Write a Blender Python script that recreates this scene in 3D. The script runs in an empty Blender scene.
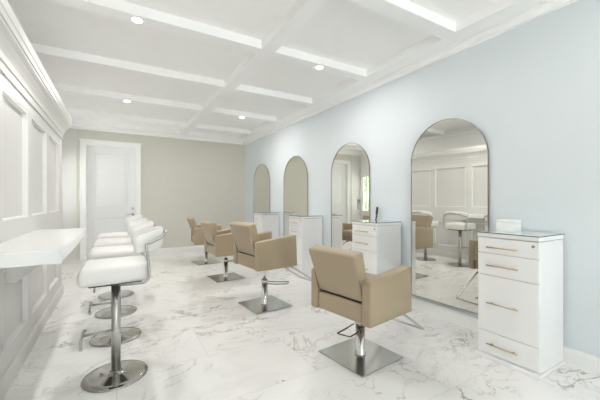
import bpy, bmesh, math, random
from mathutils import Vector, Matrix
random.seed(7)
sc = bpy.context.scene
COL = sc.collection
PI = math.pi

# ------------------------------------------------------------------ materials
def nodes_of(name):
    m = bpy.data.materials.new(name); m.use_nodes = True
    nt = m.node_tree
    return m, nt, nt.nodes['Principled BSDF']

def setp(b, col=None, rough=.5, metal=0., coat=0., spec=None, trans=0., ior=None):
    if col is not None: b.inputs['Base Color'].default_value = (*col, 1)
    b.inputs['Roughness'].default_value = rough
    b.inputs['Metallic'].default_value = metal
    if coat: b.inputs['Coat Weight'].default_value = coat; b.inputs['Coat Roughness'].default_value = .05
    if spec is not None: b.inputs['Specular IOR Level'].default_value = spec
    if trans: b.inputs['Transmission Weight'].default_value = trans
    if ior: b.inputs['IOR'].default_value = ior

def noisy(name, col, rough=.5, metal=0., coat=0., scale=30., amt=.04, bump=0., spec=None):
    """plain material with a faint procedural variation of tone and a little bump"""
    m, nt, b = nodes_of(name); setp(b, col, rough, metal, coat, spec)
    tc = nt.nodes.new('ShaderNodeTexCoord')
    n = nt.nodes.new('ShaderNodeTexNoise'); n.inputs['Scale'].default_value = scale; n.inputs['Detail'].default_value = 4
    nt.links.new(tc.outputs['Object'], n.inputs['Vector'])
    r = nt.nodes.new('ShaderNodeValToRGB')
    r.color_ramp.elements[0].color = (*[c*(1-amt) for c in col], 1); r.color_ramp.elements[0].position = .3
    r.color_ramp.elements[1].color = (*[min(1, c*(1+amt)) for c in col], 1); r.color_ramp.elements[1].position = .7
    nt.links.new(n.outputs['Fac'], r.inputs['Fac']); nt.links.new(r.outputs['Color'], b.inputs['Base Color'])
    if bump:
        bp = nt.nodes.new('ShaderNodeBump'); bp.inputs['Strength'].default_value = bump; bp.inputs['Distance'].default_value = .002
        nt.links.new(n.outputs['Fac'], bp.inputs['Height']); nt.links.new(bp.outputs['Normal'], b.inputs['Normal'])
    return m

M = {}
M['white_paint'] = noisy('white_paint', (.88, .88, .87), .45, scale=6, amt=.01)
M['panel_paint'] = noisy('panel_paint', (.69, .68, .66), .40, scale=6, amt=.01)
M['ceiling_paint'] = noisy('ceiling_paint', (.94, .935, .93), .7, scale=8, amt=.01)
M['beam_paint'] = noisy('beam_paint', (.95, .95, .95), .6, scale=8, amt=.01)
M['beige_paint'] = noisy('beige_paint', (.66, .645, .58), .7, scale=9, amt=.012)
M['door_paint'] = noisy('door_paint', (.80, .81, .81), .4, scale=6, amt=.01)
M['laminate'] = noisy('laminate', (.89, .89, .89), .18, scale=5, amt=.008)
M['worktop'] = noisy('worktop', (.87, .87, .87), .16, scale=5, amt=.008)
M['white_leather'] = noisy('white_leather', (.86, .85, .83), .38, scale=260, amt=.02, bump=.15)
M['tan_leather'] = noisy('tan_leather', (.395, .315, .213), .42, scale=240, amt=.05, bump=.25)
M['tan_piping'] = noisy('tan_piping', (.36, .27, .175), .45, scale=200, amt=.05)
M['chrome'] = noisy('chrome', (.72, .72, .71), .10, 1.0, scale=40, amt=.02)
M['brushed_steel'] = noisy('brushed_steel', (.58, .575, .56), .20, 1.0, scale=60, amt=.03)
M['stool_steel'] = noisy('stool_steel', (.55, .54, .52), .28, 1.0, scale=60, amt=.03)
M['polished_steel'] = noisy('polished_steel', (.50, .49, .47), .11, 1.0, scale=60, amt=.03)
M['dark_metal'] = noisy('dark_metal', (.10, .095, .09), .35, .8, scale=50, amt=.05)
M['brass'] = noisy('brass', (.62, .45, .27), .28, 1.0, scale=60, amt=.04)
M['champagne'] = noisy('champagne', (.42, .39, .33), .3, 1.0, scale=60, amt=.04)
M['black_plastic'] = noisy('black_plastic', (.02, .02, .022), .4, scale=60, amt=.1)
M['grey_plastic'] = noisy('grey_plastic', (.42, .43, .43), .5, scale=60, amt=.03)
M['paper_white'] = noisy('paper_white', (.86, .87, .87), .5, scale=40, amt=.01)
M['wood'] = noisy('wood', (.35, .2, .1), .5, scale=40, amt=.15)
M['bristle'] = noisy('bristle', (.08, .06, .05), .7, scale=80, amt=.2)
M['leaf'] = noisy('leaf', (.20, .29, .15), .55, scale=5, amt=.5)
M['bark'] = noisy('bark', (.16, .11, .07), .8, scale=20, amt=.2)
M['pavement'] = noisy('pavement', (.55, .55, .53), .9, scale=3, amt=.06)
m, nt, b = nodes_of('mirror_silver'); setp(b, (.86, .86, .81), .0, 1.0); M['mirror'] = m
m, nt, b = nodes_of('lamp_glow'); setp(b, (1, 1, 1), .5)
b.inputs['Emission Color'].default_value = (1, .97, .9, 1); b.inputs['Emission Strength'].default_value = 14; M['lamp'] = m
def glassy(name, tint, rough=.02, mixf=.12):
    m = bpy.data.materials.new(name); m.use_nodes = True; nt = m.node_tree
    for n in list(nt.nodes):
        if n.type != 'OUTPUT_MATERIAL': nt.nodes.remove(n)
    out = [n for n in nt.nodes if n.type == 'OUTPUT_MATERIAL'][0]
    t = nt.nodes.new('ShaderNodeBsdfTransparent'); t.inputs['Color'].default_value = (*tint, 1)
    g = nt.nodes.new('ShaderNodeBsdfGlossy'); g.inputs['Roughness'].default_value = rough
    mx = nt.nodes.new('ShaderNodeMixShader')
    fr = nt.nodes.new('ShaderNodeFresnel'); ge = nt.nodes.new('ShaderNodeNewGeometry')
    io = nt.nodes.new('ShaderNodeMix'); io.inputs['A'].default_value = 1.5; io.inputs['B'].default_value = 1/1.5     # the same reflection on both faces of the pane
    nt.links.new(ge.outputs['Backfacing'], io.inputs['Factor']); nt.links.new(io.outputs['Result'], fr.inputs['IOR'])
    nt.links.new(fr.outputs[0], mx.inputs[0])
    nt.links.new(t.outputs[0], mx.inputs[1]); nt.links.new(g.outputs[0], mx.inputs[2])
    nt.links.new(mx.outputs[0], out.inputs['Surface'])
    return m
M['window_glass'] = glassy('window_glass', (.97, .985, .98))
M['top_glass'] = noisy('top_glass', (.74, .81, .80), .04, coat=.6, scale=4, amt=.01)
m, nt, b = nodes_of('glass_edge'); setp(b, (.05, .075, .07), .15); M['glass_edge'] = m

# floor: polished white marble tiles with soft grey and beige veining
m, nt, b = nodes_of('marble_tiles'); setp(b, (.8, .79, .77), .09); M['marble'] = m
N = nt.nodes.new; Lk = nt.links.new
tc = N('ShaderNodeTexCoord')
mp = N('ShaderNodeMapping'); mp.inputs['Rotation'].default_value = (0, 0, .0); Lk(tc.outputs['Object'], mp.inputs['Vector'])
br = N('ShaderNodeTexBrick'); br.offset = .5
br.inputs['Scale'].default_value = 1.0; br.inputs['Brick Width'].default_value = 1.22; br.inputs['Row Height'].default_value = .61
br.inputs['Mortar Size'].default_value = .0022; br.inputs['Mortar Smooth'].default_value = .2
br.inputs['Color1'].default_value = (0, 0, 0, 1); br.inputs['Color2'].default_value = (1, 1, 1, 1); br.inputs['Mortar'].default_value = (.5, .5, .5, 1)
Lk(mp.outputs['Vector'], br.inputs['Vector'])
# every tile is cut from another place of the slab
off = N('ShaderNodeVectorMath'); off.operation = 'SCALE'; off.inputs['Scale'].default_value = 17.0
Lk(br.outputs['Color'], off.inputs[0])
add = N('ShaderNodeVectorMath'); add.operation = 'ADD'; Lk(mp.outputs['Vector'], add.inputs[0]); Lk(off.outputs[0], add.inputs[1])
def vein(scale, rot, width, soft, distort, seedz):
    mp2 = N('ShaderNodeMapping'); mp2.inputs['Rotation'].default_value = (0, 0, rot); mp2.inputs['Location'].default_value = (0, 0, seedz)
    mp2.inputs['Scale'].default_value = (1, 1.5, 1)
    Lk(add.outputs[0], mp2.inputs['Vector'])
    n = N('ShaderNodeTexNoise'); n.inputs['Scale'].default_value = scale; n.inputs['Detail'].default_value = 7
    n.inputs['Roughness'].default_value = .58; n.inputs['Distortion'].default_value = distort
    Lk(mp2.outputs['Vector'], n.inputs['Vector'])
    s = N('ShaderNodeMath'); s.operation = 'SUBTRACT'; s.inputs[1].default_value = .5; Lk(n.outputs['Fac'], s.inputs[0])
    a = N('ShaderNodeMath'); a.operation = 'ABSOLUTE'; Lk(s.outputs[0], a.inputs[0])
    r = N('ShaderNodeMapRange'); r.inputs['From Min'].default_value = width; r.inputs['From Max'].default_value = soft
    r.inputs['To Min'].default_value = 1; r.inputs['To Max'].default_value = 0; Lk(a.outputs[0], r.inputs['Value'])
    # veins fade in and out
    f = N('ShaderNodeTexNoise'); f.inputs['Scale'].default_value = 1.7; f.inputs['Detail'].default_value = 2; Lk(mp2.outputs['Vector'], f.inputs['Vector'])
    fr = N('ShaderNodeMapRange'); fr.inputs['From Min'].default_value = .42; fr.inputs['From Max'].default_value = .66; Lk(f.outputs['Fac'], fr.inputs['Value'])
    mu = N('ShaderNodeMath'); mu.operation = 'MULTIPLY'; Lk(r.outputs['Result'], mu.inputs[0]); Lk(fr.outputs['Result'], mu.inputs[1])
    return mu
def mix(fac, a, bcol, k=1.0):
    mx = N('ShaderNodeMix'); mx.data_type = 'RGBA'
    mm = N('ShaderNodeMath'); mm.operation = 'MULTIPLY'; mm.inputs[1].default_value = k; Lk(fac, mm.inputs[0])
    Lk(mm.outputs[0], mx.inputs['Factor'])
    if isinstance(a, tuple): mx.inputs['A'].default_value = (*a, 1)
    else: Lk(a, mx.inputs['A'])
    mx.inputs['B'].default_value = (*bcol, 1)
    return mx.outputs['Result']
v1 = vein(1.25, -.65, .0, .013, .7, 0); v2 = vein(2.1, -1.0, .0, .014, .8, 5); v3 = vein(.9, -.5, .0, .06, 1.0, 9)
c = mix(v3.outputs[0], (.87, .86, .845), (.72, .70, .675), .42)
c = mix(v2.outputs[0], c, (.48, .43, .37), .72)
c = mix(v1.outputs[0], c, (.32, .28, .24), .85)
c = mix(br.outputs['Fac'], c, (.60, .585, .56), .55)
Lk(c, b.inputs['Base Color'])

# pale blue wallpaper with a small woven herringbone relief
m, nt, b = nodes_of('blue_wallpaper'); setp(b, (.66, .73, .76), .6); M['wallpaper'] = m
N = nt.nodes.new; Lk = nt.links.new
tc = N('ShaderNodeTexCoord'); sp = N('ShaderNodeSeparateXYZ'); Lk(tc.outputs['Object'], sp.inputs[0])
def math_(op, a, bv):
    n = N('ShaderNodeMath'); n.operation = op
    for i, v in enumerate((a, bv)):
        if v is None: continue
        if isinstance(v, (int, float)): n.inputs[i].default_value = v
        else: Lk(v, n.inputs[i])
    return n.outputs[0]
zig = math_('PINGPONG', sp.outputs['Y'], .016)
ph = math_('ADD', sp.outputs['Z'], zig)
wv = math_('PINGPONG', ph, .0075)
wv = math_('MULTIPLY', wv, 1/.0075)
vr = N('ShaderNodeMapRange'); vr.inputs['From Min'].default_value = .25; vr.inputs['From Max'].default_value = .75; Lk(wv, vr.inputs['Value'])
mx = N('ShaderNodeMix'); mx.data_type = 'RGBA'; Lk(vr.outputs['Result'], mx.inputs['Factor'])
mx.inputs['A'].default_value = (.68, .73, .765, 1); mx.inputs['B'].default_value = (.73, .775, .805, 1)
Lk(mx.outputs['Result'], b.inputs['Base Color'])
bp = N('ShaderNodeBump'); bp.inputs['Strength'].default_value = .12; bp.inputs['Distance'].default_value = .002
Lk(vr.outputs['Result'], bp.inputs['Height']); Lk(bp.outputs['Normal'], b.inputs['Normal'])

# ------------------------------------------------------------------ mesh helpers
def new(): return bmesh.new()

def add_box(bm, lo, hi, bev=0., seg=2, mi=0):
    x0, y0, z0 = lo; x1, y1, z1 = hi
    vs = [bm.verts.new(p) for p in [(x0,y0,z0),(x1,y0,z0),(x1,y1,z0),(x0,y1,z0),(x0,y0,z1),(x1,y0,z1),(x1,y1,z1),(x0,y1,z1)]]
    return hexa_faces(bm, vs, bev, seg, mi)

def hexa_faces(bm, vs, bev=0., seg=2, mi=0):
    fs = [bm.faces.new([vs[i] for i in q]) for q in [(0,3,2,1),(4,5,6,7),(0,1,5,4),(1,2,6,5),(2,3,7,6),(3,0,4,7)]]
    for f in fs: f.material_index = mi
    if bev:
        es = list({e for f in fs for e in f.edges})
        r = bmesh.ops.bevel(bm, geom=es, offset=bev, segments=seg, profile=.5, affect='EDGES')
        for f in r['faces']: f.material_index = mi
    return fs

def add_hexa(bm, pts, bev=0., seg=2, mi=0):
    """eight free corners, bottom four then top four"""
    return hexa_faces(bm, [bm.verts.new(p) for p in pts], bev, seg, mi)

def add_tube(bm, pts, r, seg=10, closed=False, mi=0):
    pts = [Vector(p) for p in pts]; n = len(pts); rings = []
    up = None
    for i, p in enumerate(pts):
        if closed: d = (pts[(i+1) % n] - pts[i-1]).normalized()
        elif i == 0: d = (pts[1]-pts[0]).normalized()
        elif i == n-1: d = (pts[-1]-pts[-2]).normalized()
        else: d = ((pts[i+1]-p).normalized() + (p-pts[i-1]).normalized()).normalized()
        if up is None:
            up = Vector((0,0,1)) if abs(d.z) < .9 else Vector((1,0,0))
        a = (up - d*up.dot(d)).normalized(); b_ = d.cross(a); up = a
        rings.append([bm.verts.new(p + (a*math.cos(2*PI*k/seg) + b_*math.sin(2*PI*k/seg))*r) for k in range(seg)])
    m_ = n if closed else n-1
    for i in range(m_):
        A, B = rings[i], rings[(i+1) % n]
        for k in range(seg):
            f = bm.faces.new([A[k], A[(k+1)%seg], B[(k+1)%seg], B[k]]); f.material_index = mi; f.smooth = True
    if not closed:
        for R in (rings[0][::-1], rings[-1]):
            f = bm.faces.new(R); f.material_index = mi

def fillet(pts, r, n=5):
    """round the corners of a poly-line"""
    pts = [Vector(p) for p in pts]; out = [pts[0]]
    for i in range(1, len(pts)-1):
        p = pts[i]; a = (pts[i-1]-p); b_ = (pts[i+1]-p)
        rr = min(r, a.length*.45, b_.length*.45)
        p0 = p + a.normalized()*rr; p1 = p + b_.normalized()*rr
        for k in range(n+1):
            t = k/n; out.append(p0*(1-t)**2 + p*2*t*(1-t) + p1*t*t)
    out.append(pts[-1]); return out

def add_lathe(bm, prof, seg=40, loc=(0,0,0), mi=0):
    rings = []
    for (r, z) in prof:
        if r < 1e-6: rings.append([bm.verts.new((loc[0], loc[1], loc[2]+z))])
        else: rings.append([bm.verts.new((loc[0]+r*math.cos(2*PI*k/seg), loc[1]+r*math.sin(2*PI*k/seg), loc[2]+z)) for k in range(seg)])
    for A, B in zip(rings, rings[1:]):
        for k in range(seg):
            a0 = A[k % len(A)]; a1 = A[(k+1) % len(A)]; b0 = B[k % len(B)]; b1 = B[(k+1) % len(B)]
            vs = [a0, a1, b1, b0]; u = []
            for v in vs:
                if v not in u: u.append(v)
            if len(u) > 2:
                f = bm.faces.new(u); f.smooth = True; f.material_index = mi

def add_prism(bm, poly, fn, t0, t1, mi=0):
    """extrude a 2-D outline; fn(a, b, t) gives the 3-D point"""
    A = [bm.verts.new(fn(a, b_, t0)) for a, b_ in poly]; B = [bm.verts.new(fn(a, b_, t1)) for a, b_ in poly]
    n = len(poly); fs = [bm.faces.new(A[::-1]), bm.faces.new(B)]
    for i in range(n): fs.append(bm.faces.new([A[i], A[(i+1)%n], B[(i+1)%n], B[i]]))
    for f in fs: f.material_index = mi
    return fs

def obj(name, bm, mat, parent=None, smooth=None, loc=None):
    bmesh.ops.recalc_face_normals(bm, faces=bm.faces)
    if smooth is not None:
        for f in bm.faces: f.smooth = smooth
    me = bpy.data.meshes.new(name); bm.to_mesh(me); bm.free()
    for mm in (mat if isinstance(mat, (list, tuple)) else [mat]): me.materials.append(M[mm])
    o = bpy.data.objects.new(name, me); COL.objects.link(o)
    if parent: o.parent = parent
    if loc: o.location = loc
    return o

def auto_smooth(o, ang=40):
    me = o.data
    for p in me.polygons: p.use_smooth = True
    bm = bmesh.new(); bm.from_mesh(me)
    for e in bm.edges:
        e.smooth = not (len(e.link_faces) == 2 and e.calc_face_angle(0) > math.radians(ang))
    bm.to_mesh(me); bm.free()
    return o

def tag(o, label, cat, group=None):
    o['label'] = label; o['category'] = cat
    if group: o['group'] = group
    return o

def thing(name, label, cat, loc=(0,0,0), rz=0., group=None):
    o = bpy.data.objects.new(name, None); COL.objects.link(o); o.empty_display_size = .1
    o.location = loc; o.rotation_euler = (0, 0, rz)
    return tag(o, label, cat, group)

def struct(name, bm, mat, parent=None, smooth=None):
    o = obj(name, bm, mat, parent, smooth)
    if parent is None: o['kind'] = 'structure'
    return o

def copy_tree(o, parent=None):
    c_ = o.copy(); COL.objects.link(c_); c_.parent = parent
    for ch in list(o.children): copy_tree(ch, c_)
    return c_

def label_part(o, s): o['label'] = s; return o

# ------------------------------------------------------------------ dimensions
XR, YB = 2.85, 7.63            # right wall, back wall
XA = -1.06                      # plain left wall of the alcove
XL, YL = -.61, 5.0             # face and far end of the panelled wall
YF = -4.2                      # front wall behind the viewer
ZB, ZC = 2.70, 2.785           # underside of the ceiling beams, ceiling panels

# ------------------------------------------------------------------ shell
bm = new(); add_box(bm, (XA-.12, YF-.15, -.12), (XR+.15, YB+.5, 0)); struct('floor', bm, 'marble')
bm = new(); add_box(bm, (XA-.12, YF-.15, ZC), (XR+.15, YB+.5, ZC+.12)); struct('ceiling', bm, 'ceiling_paint')
bm = new(); add_box(bm, (XR, YF-.15, 0), (XR+.15, YB+.15, ZC)); struct('wall_right', bm, 'wallpaper')

# back wall with the recess of the door
DX0, DX1, DZ = -.545, .375, 2.345
bm = new()
add_box(bm, (XA-.06, YB, 0), (DX0, YB+.15, ZC)); add_box(bm, (DX1, YB, 0), (XR, YB+.15, ZC)); add_box(bm, (DX0, YB, DZ), (DX1, YB+.15, ZC))
struct('wall_back', bm, 'beige_paint')

# left wall of the alcove, with the window
WY0, WY1, WZ0, WZ1 = 6.95, 7.54, .84, 1.98
bm = new()
add_box(bm, (XA-.06, YF-.15, 0), (XA, WY0, ZC)); add_box(bm, (XA-.06, WY1, 0), (XA, YB, ZC))
add_box(bm, (XA-.06, WY0, 0), (XA, WY1, WZ0)); add_box(bm, (XA-.06, WY0, WZ1), (XA, WY1, ZC))
struct('wall_alcove', bm, 'white_paint')

# front wall: broad shopfront glazing behind the viewer
FZ1 = 2.62
bm = new()
add_box(bm, (XA-.06, YF-.15, 0), (XA+.08, YF, ZC)); add_box(bm, (XR-.1, YF-.15, 0), (XR, YF, ZC))
add_box(bm, (XA+.08, YF-.15, FZ1), (XR-.1, YF, ZC)); add_box(bm, (XA+.08, YF-.15, 0), (XR-.1, YF, .12))
struct('wall_front', bm, 'white_paint')

def window(name, origin_fn, w0, w1, z0, z1, cols, depth=.06, fw=.05):
    """frame with mullions and one pane; origin_fn(u, d, z) gives the point"""
    bm = new()
    def bar(u0, u1, a, b_):
        pts = [origin_fn(u0, 0, a), origin_fn(u1, 0, a), origin_fn(u1, depth, a), origin_fn(u0, depth, a),
               origin_fn(u0, 0, b_), origin_fn(u1, 0, b_), origin_fn(u1, depth, b_), origin_fn(u0, depth, b_)]
        add_hexa(bm, pts)
    bar(w0, w0+fw, z0, z1); bar(w1-fw, w1, z0, z1); bar(w0+fw, w1-fw, z0, z0+fw); bar(w0+fw, w1-fw, z1-fw, z1)
    for k in range(1, cols):
        u = w0 + (w1-w0)*k/cols; bar(u-fw*.5, u+fw*.5, z0+fw, z1-fw)
    w = struct(name, bm, 'white_paint')
    bm = new(); add_hexa(bm, [origin_fn(u, d, z) for z in (z0+fw, z1-fw) for (u, d) in ((w0+fw, depth*.45), (w1-fw, depth*.45), (w1-fw, depth*.6), (w0+fw, depth*.6))])
    obj('pane', bm, 'window_glass', w)
    return w
w1 = window('window_1', lambda u, d, z: (XA-.055+d, u, z), WY0, WY1, WZ0, WZ1, 3, .045, .04)
bm = new()                                          # casing round the window, on the alcove wall
for (a, b_, c_, d_) in ((WY0-.09, WY0, WZ0-.05, WZ1+.09), (WY1, YB-.016, WZ0-.05, WZ1+.09), (WY0, WY1, WZ1, WZ1+.09)):
    add_box(bm, (XA+.001, a, c_), (XA+.022, b_, d_), .004)
obj('window_casing', bm, 'white_paint', w1)
bm = new(); add_box(bm, (XA+.001, WY0-.12, WZ0-.04), (XA+.06, YB-.016, WZ0-.002), .006); obj('window_sill', bm, 'white_paint', w1)
window('window_2', lambda u, d, z: (u, YF-.1+d, z), XA+.08, XR-.1, .12, FZ1, 3)

# ------------------------------------------------------------------ panelled wall on the left
XB, RC = -.75, .036                                   # back face, depth of the sunk panels
PANELS = [(4.80-.775*k-.655, 4.80-.775*k) for k in range(11)]
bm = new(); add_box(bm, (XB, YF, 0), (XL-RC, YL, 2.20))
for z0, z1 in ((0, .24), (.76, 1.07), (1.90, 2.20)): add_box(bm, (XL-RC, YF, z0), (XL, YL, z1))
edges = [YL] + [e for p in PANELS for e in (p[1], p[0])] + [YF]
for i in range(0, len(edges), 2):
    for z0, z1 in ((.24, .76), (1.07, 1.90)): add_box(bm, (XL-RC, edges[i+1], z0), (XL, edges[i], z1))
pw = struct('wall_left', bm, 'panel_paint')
bm = new()
for y0, y1 in PANELS:                                 # lining of every sunk panel, whiter to paint light on its jambs
    for z0, z1 in ((.24, .76), (1.07, 1.90)):
        x0, x1, q = XL-RC+.0003, XL-.002, .012
        add_box(bm, (x0, y0, z0), (x1, y0+q, z1)); add_box(bm, (x0, y1-q, z0), (x1, y1, z1))
        add_box(bm, (x0, y0+q, z0), (x1, y1-q, z0+q)); add_box(bm, (x0, y0+q, z1-q), (x1, y1-q, z1))
obj('lit_panel_lining', bm, 'white_paint', pw)
# heavy cornice on top of the panelled wall, returned at its far end
CP = [(0, 1.985), (.012, 1.985), (.014, 2.035), (.024, 2.04), (.026, 2.055), (.032, 2.075), (.046, 2.10), (.066, 2.128), (.088, 2.15),
      (.09, 2.162), (.098, 2.164), (.10, 2.20), (.106, 2.206), (.108, 2.262), (0, 2.262)]
bm = new()
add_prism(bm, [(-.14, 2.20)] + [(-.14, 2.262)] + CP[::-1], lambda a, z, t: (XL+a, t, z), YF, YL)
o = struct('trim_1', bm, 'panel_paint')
# baseboards
BP = [(0, 0), (.018, 0), (.018, .10), (.014, .115), (.008, .122), (0, .122)]
bm = new(); add_prism(bm, BP, lambda a, z, t: (XR-a, t, z), YF, YB); struct('baseboard_right', bm, 'white_paint')
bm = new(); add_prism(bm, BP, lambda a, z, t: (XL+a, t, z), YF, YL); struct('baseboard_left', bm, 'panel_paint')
bm = new(); add_prism(bm, BP, lambda a, z, t: (XA+a, t, z), YF, YB); struct('baseboard_alcove', bm, 'white_paint')
bm = new(); add_prism(bm, BP, lambda a, z, t: (t, YB-a, z), DX1+.075, XR-.018); struct('baseboard_back', bm, 'white_paint')

# ------------------------------------------------------------------ ceiling beams and crown
trim_no = [1]
def trim(bm, mat='beam_paint'):
    trim_no[0] += 1
    return struct('trim_%d' % trim_no[0], bm, mat)
PWID = .20                                           # perimeter beam on the right and at the back
XPER = 2.605
BX0, BX1 = 1.232, 1.375
YPB = 7.42
BEAMS = [-3.1, -1.9, -.72, .48, 1.685, 2.84, 4.055, 5.29, 6.60]
def beam_box(bm, x0, x1, y0, y1):
    add_box(bm, (x0, y0, ZB), (x1, y1, ZC), 0)
for y in BEAMS:
    for (x0, x1) in ((XA, BX0), (BX1, XPER)):
        bm = new(); beam_box(bm, x0, x1, y, y+.14); trim(bm)
bm = new(); beam_box(bm, BX0, BX1, YF, YPB); trim(bm)
bm = new(); beam_box(bm, XPER, XR, YF, YB); trim(bm)
bm = new(); beam_box(bm, XA, XPER, YPB, YB); trim(bm)
# small cove crown under the perimeter beam
RP = [(0, ZB), (.064, ZB), (.064, ZB-.008), (.056, ZB-.010), (.030, ZB-.012), (.020, ZB-.018), (.014, ZB-.028), (.012, ZB-.046),
      (.026, ZB-.049), (.028, ZB-.055), (.026, ZB-.061), (.012, ZB-.064), (0, ZB-.066)]
bm = new(); add_prism(bm, RP, lambda a, z, t: (XR-a, t, z), YF, YB); trim(bm)
bm = new(); add_prism(bm, RP, lambda a, z, t: (t, YB-a, z), XA, XR-.062); trim(bm)
bm = new(); add_prism(bm, RP, lambda a, z, t: (XA+a, t, z), YF, YB-.062); trim(bm)

bm = new(); add_box(bm, (XA+.001, YB-.014, 0), (-.685, YB, ZB-.068)); trim(bm, 'panel_paint')
# recessed downlights in the beams
def downlight(x, y, label):
    t = thing('recessed_downlight', label, 'ceiling light', (x, y, ZB), 0, 'recessed ceiling downlights')
    bm = new(); add_lathe(bm, [(.040, -.001), (.056, -.001), (.056, -.004), (.050, -.007), (.040, -.005), (.040, -.001)], 32); obj('trim_ring', bm, 'white_paint', t)
    bm = new(); add_lathe(bm, [(0, -.004), (.040, -.004), (.040, -.001), (0, -.001)], 32); obj('lens', bm, 'lamp', t)
    return t
DL = [(.145, 2.91, 'round recessed downlight in the nearer left ceiling beam'),
      (1.965, 2.91, 'round recessed downlight in the nearer right ceiling beam'),
      (.135, 5.36, 'small round downlight in the ceiling beam before the white door'),
      (1.945, 5.36, 'small round downlight in the far right ceiling beam')]
DL += [(.14, .55, 'unseen downlight added in the ceiling beam above the viewer, left'),  # pair added out of view to brighten the near part of the room
       (1.96, .55, 'unseen downlight added in the ceiling beam above the viewer, right')]
for x, y, lb in DL: downlight(x, y, lb)

# ------------------------------------------------------------------ door in the back wall
RD = .075
bm = new()
DL0, DL1, DT = DX0+.012, DX1-.012, DZ-.012
PY = YB+RD
def door_panel_frame(bm, x0, x1, z0, z1, y, wd=.05, th=.014):
    prof = [(0, 0), (0, th), (wd*.35, th*1.2), (wd*.6, th*.5), (wd, th*.2), (wd, 0)]
    for side in range(4):
        def fn(a, b_, t):
            if side == 0: x, z = (x0+a if t == 0 else x1-a), z0+a
            elif side == 1: x, z = (x0+a if t == 0 else x1-a), z1-a
            elif side == 2: x, z = x0+a, (z0+a if t == 0 else z1-a)
            else: x, z = x1-a, (z0+a if t == 0 else z1-a)
            return (x, y-b_, z)
        add_prism(bm, prof, fn, 0, 1)
add_box(bm, (DL0, PY, .008), (DL1, PY+.045, DT))
dr = struct('door_1', bm, 'door_paint')
bm = new()
x0, x1 = DL0+.12, DL1-.12
door_panel_frame(bm, x0, x1, 1.06, DT-.14, PY); door_panel_frame(bm, x0, x1, .24, .86, PY)
add_box(bm, (x0+.09, PY-.012, 1.15), (x1-.09, PY, DT-.23), .006); add_box(bm, (x0+.09, PY-.012, .33), (x1-.09, PY, .77), .006)
obj('door_panels', bm, 'door_paint', dr)
bm = new()
add_box(bm, (DX0, YB, 0), (DX0+.012, YB+.15, DZ)); add_box(bm, (DX1-.012, YB, 0), (DX1, YB+.15, DZ)); add_box(bm, (DX0+.012, YB, DZ-.012), (DX1-.012, YB+.15, DZ))
obj('door_jamb', bm, 'white_paint', dr)
bm = new()
for (a, b_, c_, d_) in ((DX0-.09, DX0+.006, 0, DZ+.09), (DX1-.006, DX1+.075, 0, DZ+.09), (DX0+.006, DX1-.006, DZ-.006, DZ+.09)):
    add_box(bm, (a, YB-.02, c_), (b_, YB, d_), .004)
add_box(bm, (DX0-.09, YB-.03, 0), (DX0-.065, YB-.02, DZ+.09), .002); add_box(bm, (DX1+.05, YB-.03, 0), (DX1+.075, YB-.02, DZ+.09), .002)
add_box(bm, (DX0-.105, YB-.036, DZ+.068), (DX1+.09, YB-.0, DZ+.098), .004)
obj('door_casing', bm, 'white_paint', dr)
hx = DL1-.065
bm = new(); add_lathe(bm, [(0, 0), (.028, 0), (.028, .012), (.014, .018), (0, .018)], 24)
bmesh.ops.rotate(bm, verts=bm.verts, cent=(0,0,0), matrix=Matrix.Rotation(PI/2, 3, 'X'))
bmesh.ops.translate(bm, verts=bm.verts, vec=(hx, PY, 1.03)); obj('deadbolt', bm, 'brushed_steel', dr)
bm = new(); add_lathe(bm, [(0, 0), (.028, 0), (.028, .010), (.010, .014), (.010, .05), (0, .05)], 24)
bmesh.ops.rotate(bm, verts=bm.verts, cent=(0,0,0), matrix=Matrix.Rotation(PI/2, 3, 'X'))
bmesh.ops.translate(bm, verts=bm.verts, vec=(hx, PY, .90))
add_tube(bm, fillet([(hx, PY-.045, .90), (hx-.06, PY-.048, .90), (hx-.135, PY-.045, .893)], .02), .009)
obj('door_handle', bm, 'brushed_steel', dr)

# narrow grey box on the white wall left of the door, seen in the second mirror
bm = new(); add_box(bm, (-1.015, YB-.05, .90), (-.94, YB-.0145, 1.24), .006)
wb = obj('wall_box', bm, 'grey_plastic'); tag(wb, 'narrow grey box on the white wall between window and door', 'wall box')
bm = new(); add_box(bm, (-1.003, YB-.053, 1.12), (-.952, YB-.05, 1.22), .001); obj('cover_plate', bm, 'dark_metal', wb)

# ------------------------------------------------------------------ counter along the panelled wall
CX1, CY0, CY1 = -.25, 2.03, 3.55
t = thing('bar_counter', 'white wall-mounted counter in front of the nearer white bar stools', 'counter', (XL, CY0, .87))
bm = new(); add_box(bm, (0, 0, 0), (CX1-XL, CY1-CY0, .072), .006, 3); obj('worktop', bm, 'worktop', t)
for yy in (.62, 1.3):
    bm = new()
    add_prism(bm, [(0, -.0005), (.25, -.0005), (.25, -.03), (.05, -.20), (0, -.20)], lambda a, z, tt: (a, tt, z), yy, yy+.035)
    obj('bracket', bm, 'panel_paint', t)

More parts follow.
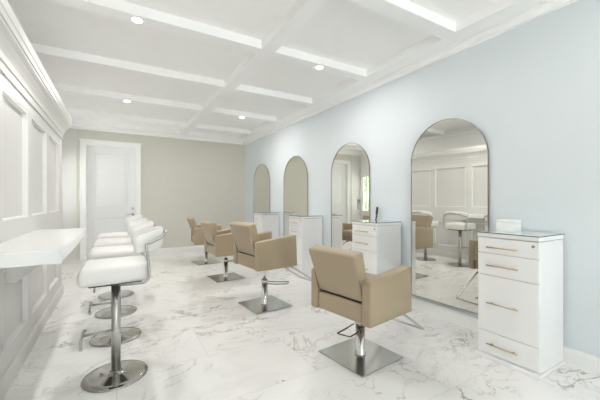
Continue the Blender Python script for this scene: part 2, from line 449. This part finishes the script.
# ------------------------------------------------------------------ bar stools
def make_stool():
    t = thing('bar_stool', '', 'bar stool', (0,0,0), 0, 'white bar stools in a row')
    bm = new(); add_lathe(bm, [(0, 0), (.196, 0), (.198, .004), (.194, .010), (.15, .016), (.06, .022), (.034, .028), (.030, .034), (0, .034)], 64)
    obj('base', bm, 'polished_steel', t)
    bm = new(); add_lathe(bm, [(0, .03), (.029, .03), (.029, .66), (0, .66)], 28)
    add_lathe(bm, [(.029, .297), (.031, .298), (.031, .322), (.029, .323)], 28)
    obj('post', bm, 'stool_steel', t)
    bm = new()
    pts = fillet([(-.185, -.165, .285), (-.19, -.11, .307), (-.19, 0, .31), (-.19, .11, .307), (-.185, .165, .285)], .04)
    add_tube(bm, [(-.025, 0, .31), (-.19, 0, .31)], .0095, 10)
    add_tube(bm, pts, .0095, 10); obj('footrest', bm, 'stool_steel', t)
    # seat: rounded square cushion, slightly waisted underside
    bm = new()
    add_box(bm, (-.205, -.195, .665), (.195, .195, .785), .038, 5)
    for v in bm.verts:
        k = (v.co.z-.665)/.12
        if k < .5: v.co.x *= .965+.07*k; v.co.y *= .965+.07*k
        if v.co.z > .77: v.co.z += .006*(1-(v.co.x/.2)**2)*(1-(v.co.y/.2)**2)
        if v.co.x < -.15: v.co.z -= .012*(-.15-v.co.x)/.05
    auto_smooth(obj('seat', bm, 'white_leather', t), 60)
    bm = new(); add_box(bm, (-.15, -.15, .652), (.15, .15, .668), .006); obj('seat_plate', bm, 'dark_metal', t)
    # backrest: a curved band that wraps the sitter, higher and leaning at the rear
    def back_pt(s, w, d):
        # s -1..1 round the curve, w 0..1 up, d outward offset
        a = s*1.36
        R = .235
        x = .052 + R*math.cos(a)*(.93) ; y = R*.90*math.sin(a)
        lean = .018*w*math.cos(a*.9)
        up = math.cos(a)**1.0
        z0 = .846 + .02*(1-up) ; z1 = .945 + .065*max(0, up)**.8
        zc = z0 + (z1-z0)*w
        nx, ny = math.cos(a), math.sin(a)
        return Vector((x + lean + nx*d, y + ny*d*.9, zc))
    bm = new(); ns, nw = 36, 8; grid = {}
    th = .042
    loop = []
    for j in range(nw+1):
        w = j/nw; bul = math.sin(PI*w)**.5
        loop.append((w, th*.5*bul))
    for j in range(nw-1, 0, -1):
        w = j/nw; bul = math.sin(PI*w)**.5
        loop.append((w, -th*.5*bul))
    rings = []
    for i in range(ns+1):
        s = -1+2*i/ns
        taper = min(1, (1-abs(s))/.06)**.5 if abs(s) < 1 else .0
        rings.append([bm.verts.new(back_pt(s, .5+(w-.5)*(.55+.45*taper), d*(.15+.85*taper))) for w, d in loop])
    for A, B in zip(rings, rings[1:]):
        for k in range(len(loop)): bm.faces.new([A[k], A[(k+1)%len(loop)], B[(k+1)%len(loop)], B[k]])
    bm.faces.new(rings[0][::-1]); bm.faces.new(rings[-1])
    auto_smooth(obj('backrest', bm, 'white_leather', t), 70)
    # tube: up from both sides of the seat and round the outside of the back
    side = back_pt(1.0, .5, .03); pts = []
    def hug(s): return back_pt(s, .42 + .36*max(0, 1-abs(s)/.8)**.7, .020 + .011)
    up = [(.02, .17, .658), (.165, .20, .66), (.19, .205, .69)]
    e = hug(.86)
    pts = [Vector(p) for p in up] + [Vector((.185, .213, .78)), Vector((.175, .222, e.z-.03))]
    curve = [hug(.80 - 1.6*i/24) for i in range(25)]
    pts = fillet(pts + curve[:1], .03)[:-1] + curve
    left = [Vector((p.x, -p.y, p.z)) for p in fillet([Vector(p) for p in up] + [Vector((.185, .213, .78)), Vector((.175, .222, e.z-.03))] + curve[:1], .03)[:-1]][::-1]
    bm = new(); add_tube(bm, pts + left, .0088, 10); obj('frame_tube', bm, 'stool_steel', t)
    return t
SY = [2.48, 3.18, 3.88, 4.58]
SLAB = ['white padded bar stool nearest the viewer, its whole round steel base in view',
        'second white bar stool from the viewer, right behind the nearest one',
        'third white bar stool from the viewer in the row along the panelled wall',
        'farthest white bar stool of the row, closest to the white door']
st = make_stool()
for i, y in enumerate(SY):
    o = st if i == 0 else copy_tree(st)
    o.location = (-.005, y, 0); o['label'] = SLAB[i]; o.rotation_euler.z = (0, .03, -.02, .03)[i]

# ------------------------------------------------------------------ salon chairs
def make_chair(zb, lever_ang):
    """faces +x; zb is the height of the underside of the seat"""
    t = thing('salon_chair', '', 'salon chair', (0,0,0), 0, 'tan salon chairs')
    Ln, W = .512, .585; h = Ln/2; w = W/2; at = .076
    hr, hf = .305, .352
    for s in (-1, 1):
        y0, y1 = (w-at)*s, w*s
        if s < 0: y0, y1 = y1, y0
        bm = new()
        add_hexa(bm, [(-h, y0, 0), (h, y0, .0), (h, y1, .0), (-h, y1, 0), (-h, y0, hr), (h-.016, y0, hf), (h-.016, y1, hf), (-h, y1, hr)], .014, 4)
        a = auto_smooth(obj('armrest', bm, 'tan_leather', t, loc=(0,0,zb)), 60)
    bm = new(); yi = w-at-.003
    add_hexa(bm, [(-h+.012, -yi, .004), (h-.02, -yi, .004), (h-.02, yi, .004), (-h+.012, yi, .004),
                  (-h+.012, -yi, .135), (h-.02, -yi, .135), (h-.02, yi, .135), (-h+.012, yi, .135)], .012, 3)
    auto_smooth(obj('seat_box', bm, 'tan_leather', t, loc=(0,0,zb)), 60)
    bm = new()
    add_box(bm, (-.15, -yi, .138), (h+.035, yi, .232), .028, 5)
    for v in bm.verts:
        if v.co.z > .22: v.co.z += .014*(1-((v.co.x-.06)/.21)**2)*(1-(v.co.y/yi)**2)
        if v.co.x > .2: v.co.z -= .02*(v.co.x-.2)/.08
    auto_smooth(obj('seat', bm, 'tan_leather', t, loc=(0,0,zb)), 60)
    # reclined backrest
    bm = new(); bw = .2135; bt = .098; bl = .348
    add_box(bm, (-bt, -bw, 0), (0, bw, bl), .02, 5)
    for v in bm.verts:
        k = v.co.z/bl
        v.co.y *= 1+.10*k
        if v.co.x > -.02: v.co.x += .012*math.sin(PI*min(1, max(0, k)))*(1-min(1, abs(v.co.y/bw))**2)
        v.co.x += .012*(1-k) if v.co.x < -bt*.5 else 0
    bmesh.ops.rotate(bm, verts=bm.verts, cent=(0,0,0), matrix=Matrix.Rotation(-.285, 3, 'Y'))
    bmesh.ops.translate(bm, verts=bm.verts, vec=(-h+.105, 0, .170))
    bk = auto_smooth(obj('backrest', bm, 'tan_leather', t, loc=(0,0,zb)), 60)
    for s in (-1, 1):
        bm = new()
        add_tube(bm, [(-h+.016, s*(bw+.003), .16), (-h-.022, s*(bw+.010), .31)], .0026, 8)
        obj('hinge_strap', bm, 'dark_metal', bk)
    bm = new(); add_box(bm, (-h+.03, -.19, .1355), (-h+.09, .19, .178), .002); obj('back_gap_shade', bm, 'black_plastic', t, loc=(0,0,zb))  # black bar painting the shade in the gap below the backrest
    # mount, piston, column and base plate
    bm = new(); add_box(bm, (-.12, -.12, zb-.018), (.12, .12, zb+.002), .004); obj('seat_plate', bm, 'dark_metal', t)
    zc = min(zb-.075, .30)
    bm = new(); add_lathe(bm, [(0, zc), (.017, zc), (.017, zb-.014), (0, zb-.014)], 20); obj('piston', bm, 'chrome', t)
    bm = new(); add_lathe(bm, [(0, .012), (.044, .012), (.044, .020), (.036, .026), (.036, zc-.035), (0, zc-.035)], 32); obj('column', bm, 'chrome', t)
    bm = new(); add_lathe(bm, [(0, zc-.036), (.038, zc-.036), (.044, zc-.03), (.044, zc-.012), (.030, zc-.004), (.020, zc+.004), (0, zc+.004)], 28); obj('collar', bm, 'chrome', t)
    bm = new(); add_box(bm, (-.23, -.23, .0005), (.23, .23, .012), .004, 2); bp_ = obj('base_plate', bm, 'brushed_steel', t)
    # hydraulic pedal: a thin bent loop
    bm = new()
    zl = zc-.045
    pts = fillet([(.02, -.045, zl), (.15, -.05, zl+.002), (.275, -.052, zl+.012), (.275, .052, zl+.012), (.15, .05, zl+.002), (.02, .045, zl)], .012)
    add_tube(bm, pts, .0052, 8)
    bmesh.ops.rotate(bm, verts=bm.verts, cent=(0,0,0), matrix=Matrix.Rotation(lever_ang, 3, 'Z'))
    obj('pump_lever', bm, 'dark_metal', t)
    # footrest
    bm = new()
    pts = fillet([(.14, -.17, .0), (h, -.17, -.02), (h+.40, -.17, -.275), (h+.40, .17, -.275), (h, .17, -.02), (.14, .17, .0)], .03)
    add_tube(bm, [(p[0], p[1], p[2]-.006) for p in pts], .0105, 10); obj('footrest', bm, 'brushed_steel', t, loc=(0,0,zb))
    return t, bp_
CH = [((1.63, 1.845), .16, .358, PI+.25, .10, 'nearest tan salon chair, largest in view, its square base fully in the foreground'),
      ((1.468, 3.295), .12, .462, -.85, .10, 'tan salon chair second from the viewer, raised on its chrome post'),
      ((1.465, 4.76), .04, .385, -.2, .08, 'tan salon chair third from the viewer, between the raised chair and the farthest chair'),
      ((1.50, 6.14), -.10, .385, -.4, .10, 'farthest tan salon chair, by the beige back wall')]
for (x, y), rz, zb, la, brz, lb in CH:
    t, bp_ = make_chair(zb, la)
    t.location = (x, y, 0); t.rotation_euler.z = rz; t['label'] = lb
    bp_.rotation_euler.z = -rz + brz

# ------------------------------------------------------------------ arched wall mirrors
def make_mirror(w, zs, ztop):
    """in the y-z plane, facing -x; width w, from zs to ztop with a half-round head"""
    t = thing('arched_mirror', '', 'mirror', (0,0,0), 0, 'arched wall mirrors')
    r = w/2; zc = ztop-r
    def outline(ins, n=40):
        rr = r-ins
        pts = [(-rr, zs+ins), (rr, zs+ins)]
        pts += [(rr*math.cos(PI*k/n), zc+rr*math.sin(PI*k/n)) for k in range(n+1)]
        return pts
    O, I = outline(0), outline(.005)
    bm = new(); n = len(O)
    ring = [[bm.verts.new((x, a, z)) for (a, z) in P] for (x, P) in ((0, O), (-.018, O), (-.018, I), (-.008, I))]
    for A, B in zip(ring, ring[1:]):
        for k in range(n): bm.faces.new([A[k], A[(k+1)%n], B[(k+1)%n], B[k]])
    obj('frame', bm, 'champagne', t)
    bm = new(); add_prism(bm, outline(.0046), lambda a, z, tt: (tt, a, z), -.010, -.001); obj('glass', bm, 'mirror', t)
    return t
MLAB = ['tall arched mirror closest to the viewer, reflecting the bar stools',
        'arched mirror behind the second white drawer cabinet, reflecting the white door',
        'arched mirror third along the blue wall, reflecting only beige wall',
        'farthest and smallest-looking arched mirror, near the back corner']
for i, (y0, y1, zt) in enumerate([(1.527, 2.333, 2.008), (3.03, 3.872, 2.015), (4.56, 5.45, 2.022), (6.10, 7.02, 2.03)]):
    t = make_mirror(y1-y0, .165, zt); ask = (math.radians(3), 0, 0, 0)[i]
    t.location = (XR-.001-math.sin(ask)*(y1-y0)/2, (y0+y1)/2, 0); t.rotation_euler.z = ask; t['label'] = MLAB[i]

# ------------------------------------------------------------------ drawer cabinets between the mirrors
def make_station(w):
    """front faces -x; origin on the floor at the wall, centre of its width"""
    t = thing('drawer_cabinet', '', 'cabinet', (0,0,0), 0, 'white styling cabinets')
    d = XR-2.45-.02; h = w/2
    bm = new(); add_box(bm, (-d+.018, -h, .026), (0, h, .916), .002); obj('body', bm, 'laminate', t)
    bm = new(); add_box(bm, (-d-.030, -h-.014, .0), (0, h+.014, .024), .004); obj('plinth', bm, 'laminate', t)
    bm = new(); add_box(bm, (-d-.002, -h-.002, .921), (0, h+.002, .950), .002); obj('worktop', bm, 'laminate', t)
    bm = new(); add_box(bm, (-d-.008, -h-.006, .951), (0, h+.006, .957)); bm.normal_update()
    for f in bm.faces: f.material_index = 0 if abs(f.normal.z) > .5 else 1
    obj('glass_top', bm, ['top_glass', 'glass_edge'], t)
    def drawer(z0, z1, zh, lock=False):
        bm = new(); add_box(bm, (-d, -h+.002, z0), (-d+.017, h-.002, z1), .0015)
        dw = obj('drawer', bm, 'laminate', t)
        bm = new(); hl = .107; hc = .022
        add_tube(bm, [(-d-.026, hc-hl, zh), (-d-.026, hc+hl, zh)], .0048, 10)
        for s in (-.075, .075): add_tube(bm, [(-d, hc+s, zh), (-d-.026, hc+s, zh)], .004, 8)
        obj('handle', bm, 'brass', dw)
        if lock:
            bm = new(); add_lathe(bm, [(0, 0), (.010, 0), (.010, .004), (.007, .006), (0, .006)], 16)
            bmesh.ops.rotate(bm, verts=bm.verts, cent=(0,0,0), matrix=Matrix.Rotation(-PI/2, 3, 'Y'))
            bmesh.ops.translate(bm, verts=bm.verts, vec=(-d, -h+.034, z1-.03)); obj('lock', bm, 'champagne', dw)
    drawer(.802, .914, .846, True); drawer(.634, .796, .709); drawer(.201, .628, .424); drawer(.032, .196, .113)
    return t
SLB = ['white drawer cabinet nearest the viewer, with a white box on its glass top',
       'white drawer cabinet between the nearest and second arched mirrors, behind the nearest tan chair',
       'white drawer cabinet behind the raised tan chair, third from the viewer',
       'farthest white drawer cabinet, right of the last arched mirror']
s0 = make_station(.412)
for i, yc in enumerate([1.193, 2.71, 4.305, 5.85]):
    o = s0 if i == 0 else copy_tree(s0)
    o.location = (XR-.02, yc, 0); o['label'] = SLB[i]

# white box on the nearest cabinet
t = thing('storage_box', 'small white box on the glass top of the nearest drawer cabinet', 'box', (2.70, 1.295, .957), .0)
bm = new(); add_box(bm, (-.055, -.068, 0), (.055, .068, .066), .006, 3); auto_smooth(obj('body', bm, 'paper_white', t), 50)
bm = new(); add_box(bm, (-.057, -.070, .0665), (.057, .070, .088), .007, 3); auto_smooth(obj('lid', bm, 'paper_white', t), 50)

# slim brush leaning on the second mirror, standing on the second cabinet
bm = new()
add_tube(bm, [(0, 0, 0.0), (.006, 0, .03), (.014, .002, .075)], .0095, 12); add_lathe(bm, [(0, 0), (.0095, 0)], 12)
t = thing('hair_brush', 'slim dark-topped brush leaning against the wall on the second drawer cabinet', 'brush', (2.785, 2.862, .958), 0)
obj('handle', bm, 'black_plastic', t)
bm = new(); add_tube(bm, [(.014, .002, .076), (.020, .003, .105), (.030, .006, .16)], .0145, 14); obj('head', bm, 'bristle', t)

# ------------------------------------------------------------------ outside: ground and a shrub beyond the window
bm = new(); add_box(bm, (-16, -20, -.3), (12, 24, -.13)); g = struct('ground', bm, 'pavement')
t = thing('leafy_shrub', 'green leafy shrub outside the alcove window', 'shrub', (-3.4, 9.6, -.13))
bm = new()
for k in range(2600):
    a = random.uniform(0, 2*PI); u = random.uniform(-1, 1); r = random.uniform(.75, 1)**.5
    wob = 1+.25*math.sin(3*a+u*4)
    p = Vector((1.25*r*wob*math.cos(a)*math.sqrt(1-u*u), 2.2*r*wob*math.sin(a)*math.sqrt(1-u*u), 1.15+1.05*u*wob*.9))
    if p.z < .05: continue
    d1 = Vector((random.uniform(-1,1), random.uniform(-1,1), random.uniform(-1,1))).normalized()
    d2 = d1.orthogonal().normalized(); L_, W_ = .13, .06
    bm.faces.new([bm.verts.new(p-d1*L_), bm.verts.new(p+d2*W_), bm.verts.new(p+d1*L_), bm.verts.new(p-d2*W_)])
obj('foliage', bm, 'leaf', t)
bm = new()
for k in range(5):
    a = k*1.3; add_tube(bm, [(0, .1*k-.2, 0), (.25*math.cos(a), .5*math.sin(a), .6), (.5*math.cos(a), 1.0*math.sin(a), 1.3)], .03, 7)
obj('stems', bm, 'bark', t)

# ------------------------------------------------------------------ light
SKY, SUN = 1.5, 44.0                                 # daylight outside, sun on the pavement
ROWS = {2.91: 7.0, 5.36: 9.0, .55: 2.0}             # watts of the downlights in each beam, the added unseen row last
w = bpy.data.worlds.new('sky'); sc.world = w; w.use_nodes = True
bg = w.node_tree.nodes['Background']; bg.inputs['Color'].default_value = (.92, .965, 1.0, 1); bg.inputs['Strength'].default_value = SKY

def area(name, loc, rot, sx, sy, energy, col=(1,1,1), portal=False, shape='RECTANGLE', spread=PI):
    l = bpy.data.lights.new(name, 'AREA'); l.shape = shape; l.size = sx; l.size_y = sy; l.energy = energy; l.color = col; l.spread = spread
    o = bpy.data.objects.new(name, l); COL.objects.link(o); o.location = loc; o.rotation_euler = rot
    if portal: l.cycles.is_portal = True
    return o
area('front_window_portal', ((XA+XR)/2, YF-.02, (.12+FZ1)/2), (PI/2, 0, 0), XR-XA-.3, FZ1-.14, 1, portal=True)
area('side_window_portal', (XA-.075, (WY0+WY1)/2, (WZ0+WZ1)/2), (0, -PI/2, 0), WZ1-WZ0, WY1-WY0, 1, portal=True)
sl = bpy.data.lights.new('sun', 'SUN'); sl.energy = SUN; sl.angle = .01; sl.color = (1, .985, .96)
so = bpy.data.objects.new('sun', sl); COL.objects.link(so)
so.rotation_euler = Vector((-.55, -.6, -.8)).to_track_quat('-Z', 'Y').to_euler()      # high sun from behind the building, on the pavement outside
for x, y, lb in DL:
    area('downlight_bulb', (x, y, ZB-.012), (0, 0, 0), .075, .075, ROWS[y], (1, .98, .955), shape='DISK')

# ------------------------------------------------------------------ camera
cam = bpy.data.cameras.new('camera'); cam.sensor_width = 36; cam.lens = 311/600*36; cam.clip_start = .02
cam.shift_y = .5/600
co = bpy.data.objects.new('camera', cam); COL.objects.link(co)
co.location = (0, 0, 1.2); co.rotation_euler = (PI/2, 0, -math.radians(30.5))
sc.camera = co

sc.view_settings.view_transform = 'Standard'; sc.view_settings.look = 'None'
sc.view_settings.gamma = 1; sc.view_settings.use_curve_mapping = False
sc.view_settings.exposure = 0.86
cy = sc.cycles
cy.max_bounces = 14; cy.diffuse_bounces = 12; cy.glossy_bounces = 8; cy.transparent_max_bounces = 12
cy.sample_clamp_indirect = 8; cy.caustics_reflective = False; cy.caustics_refractive = False
cy.use_denoising = True
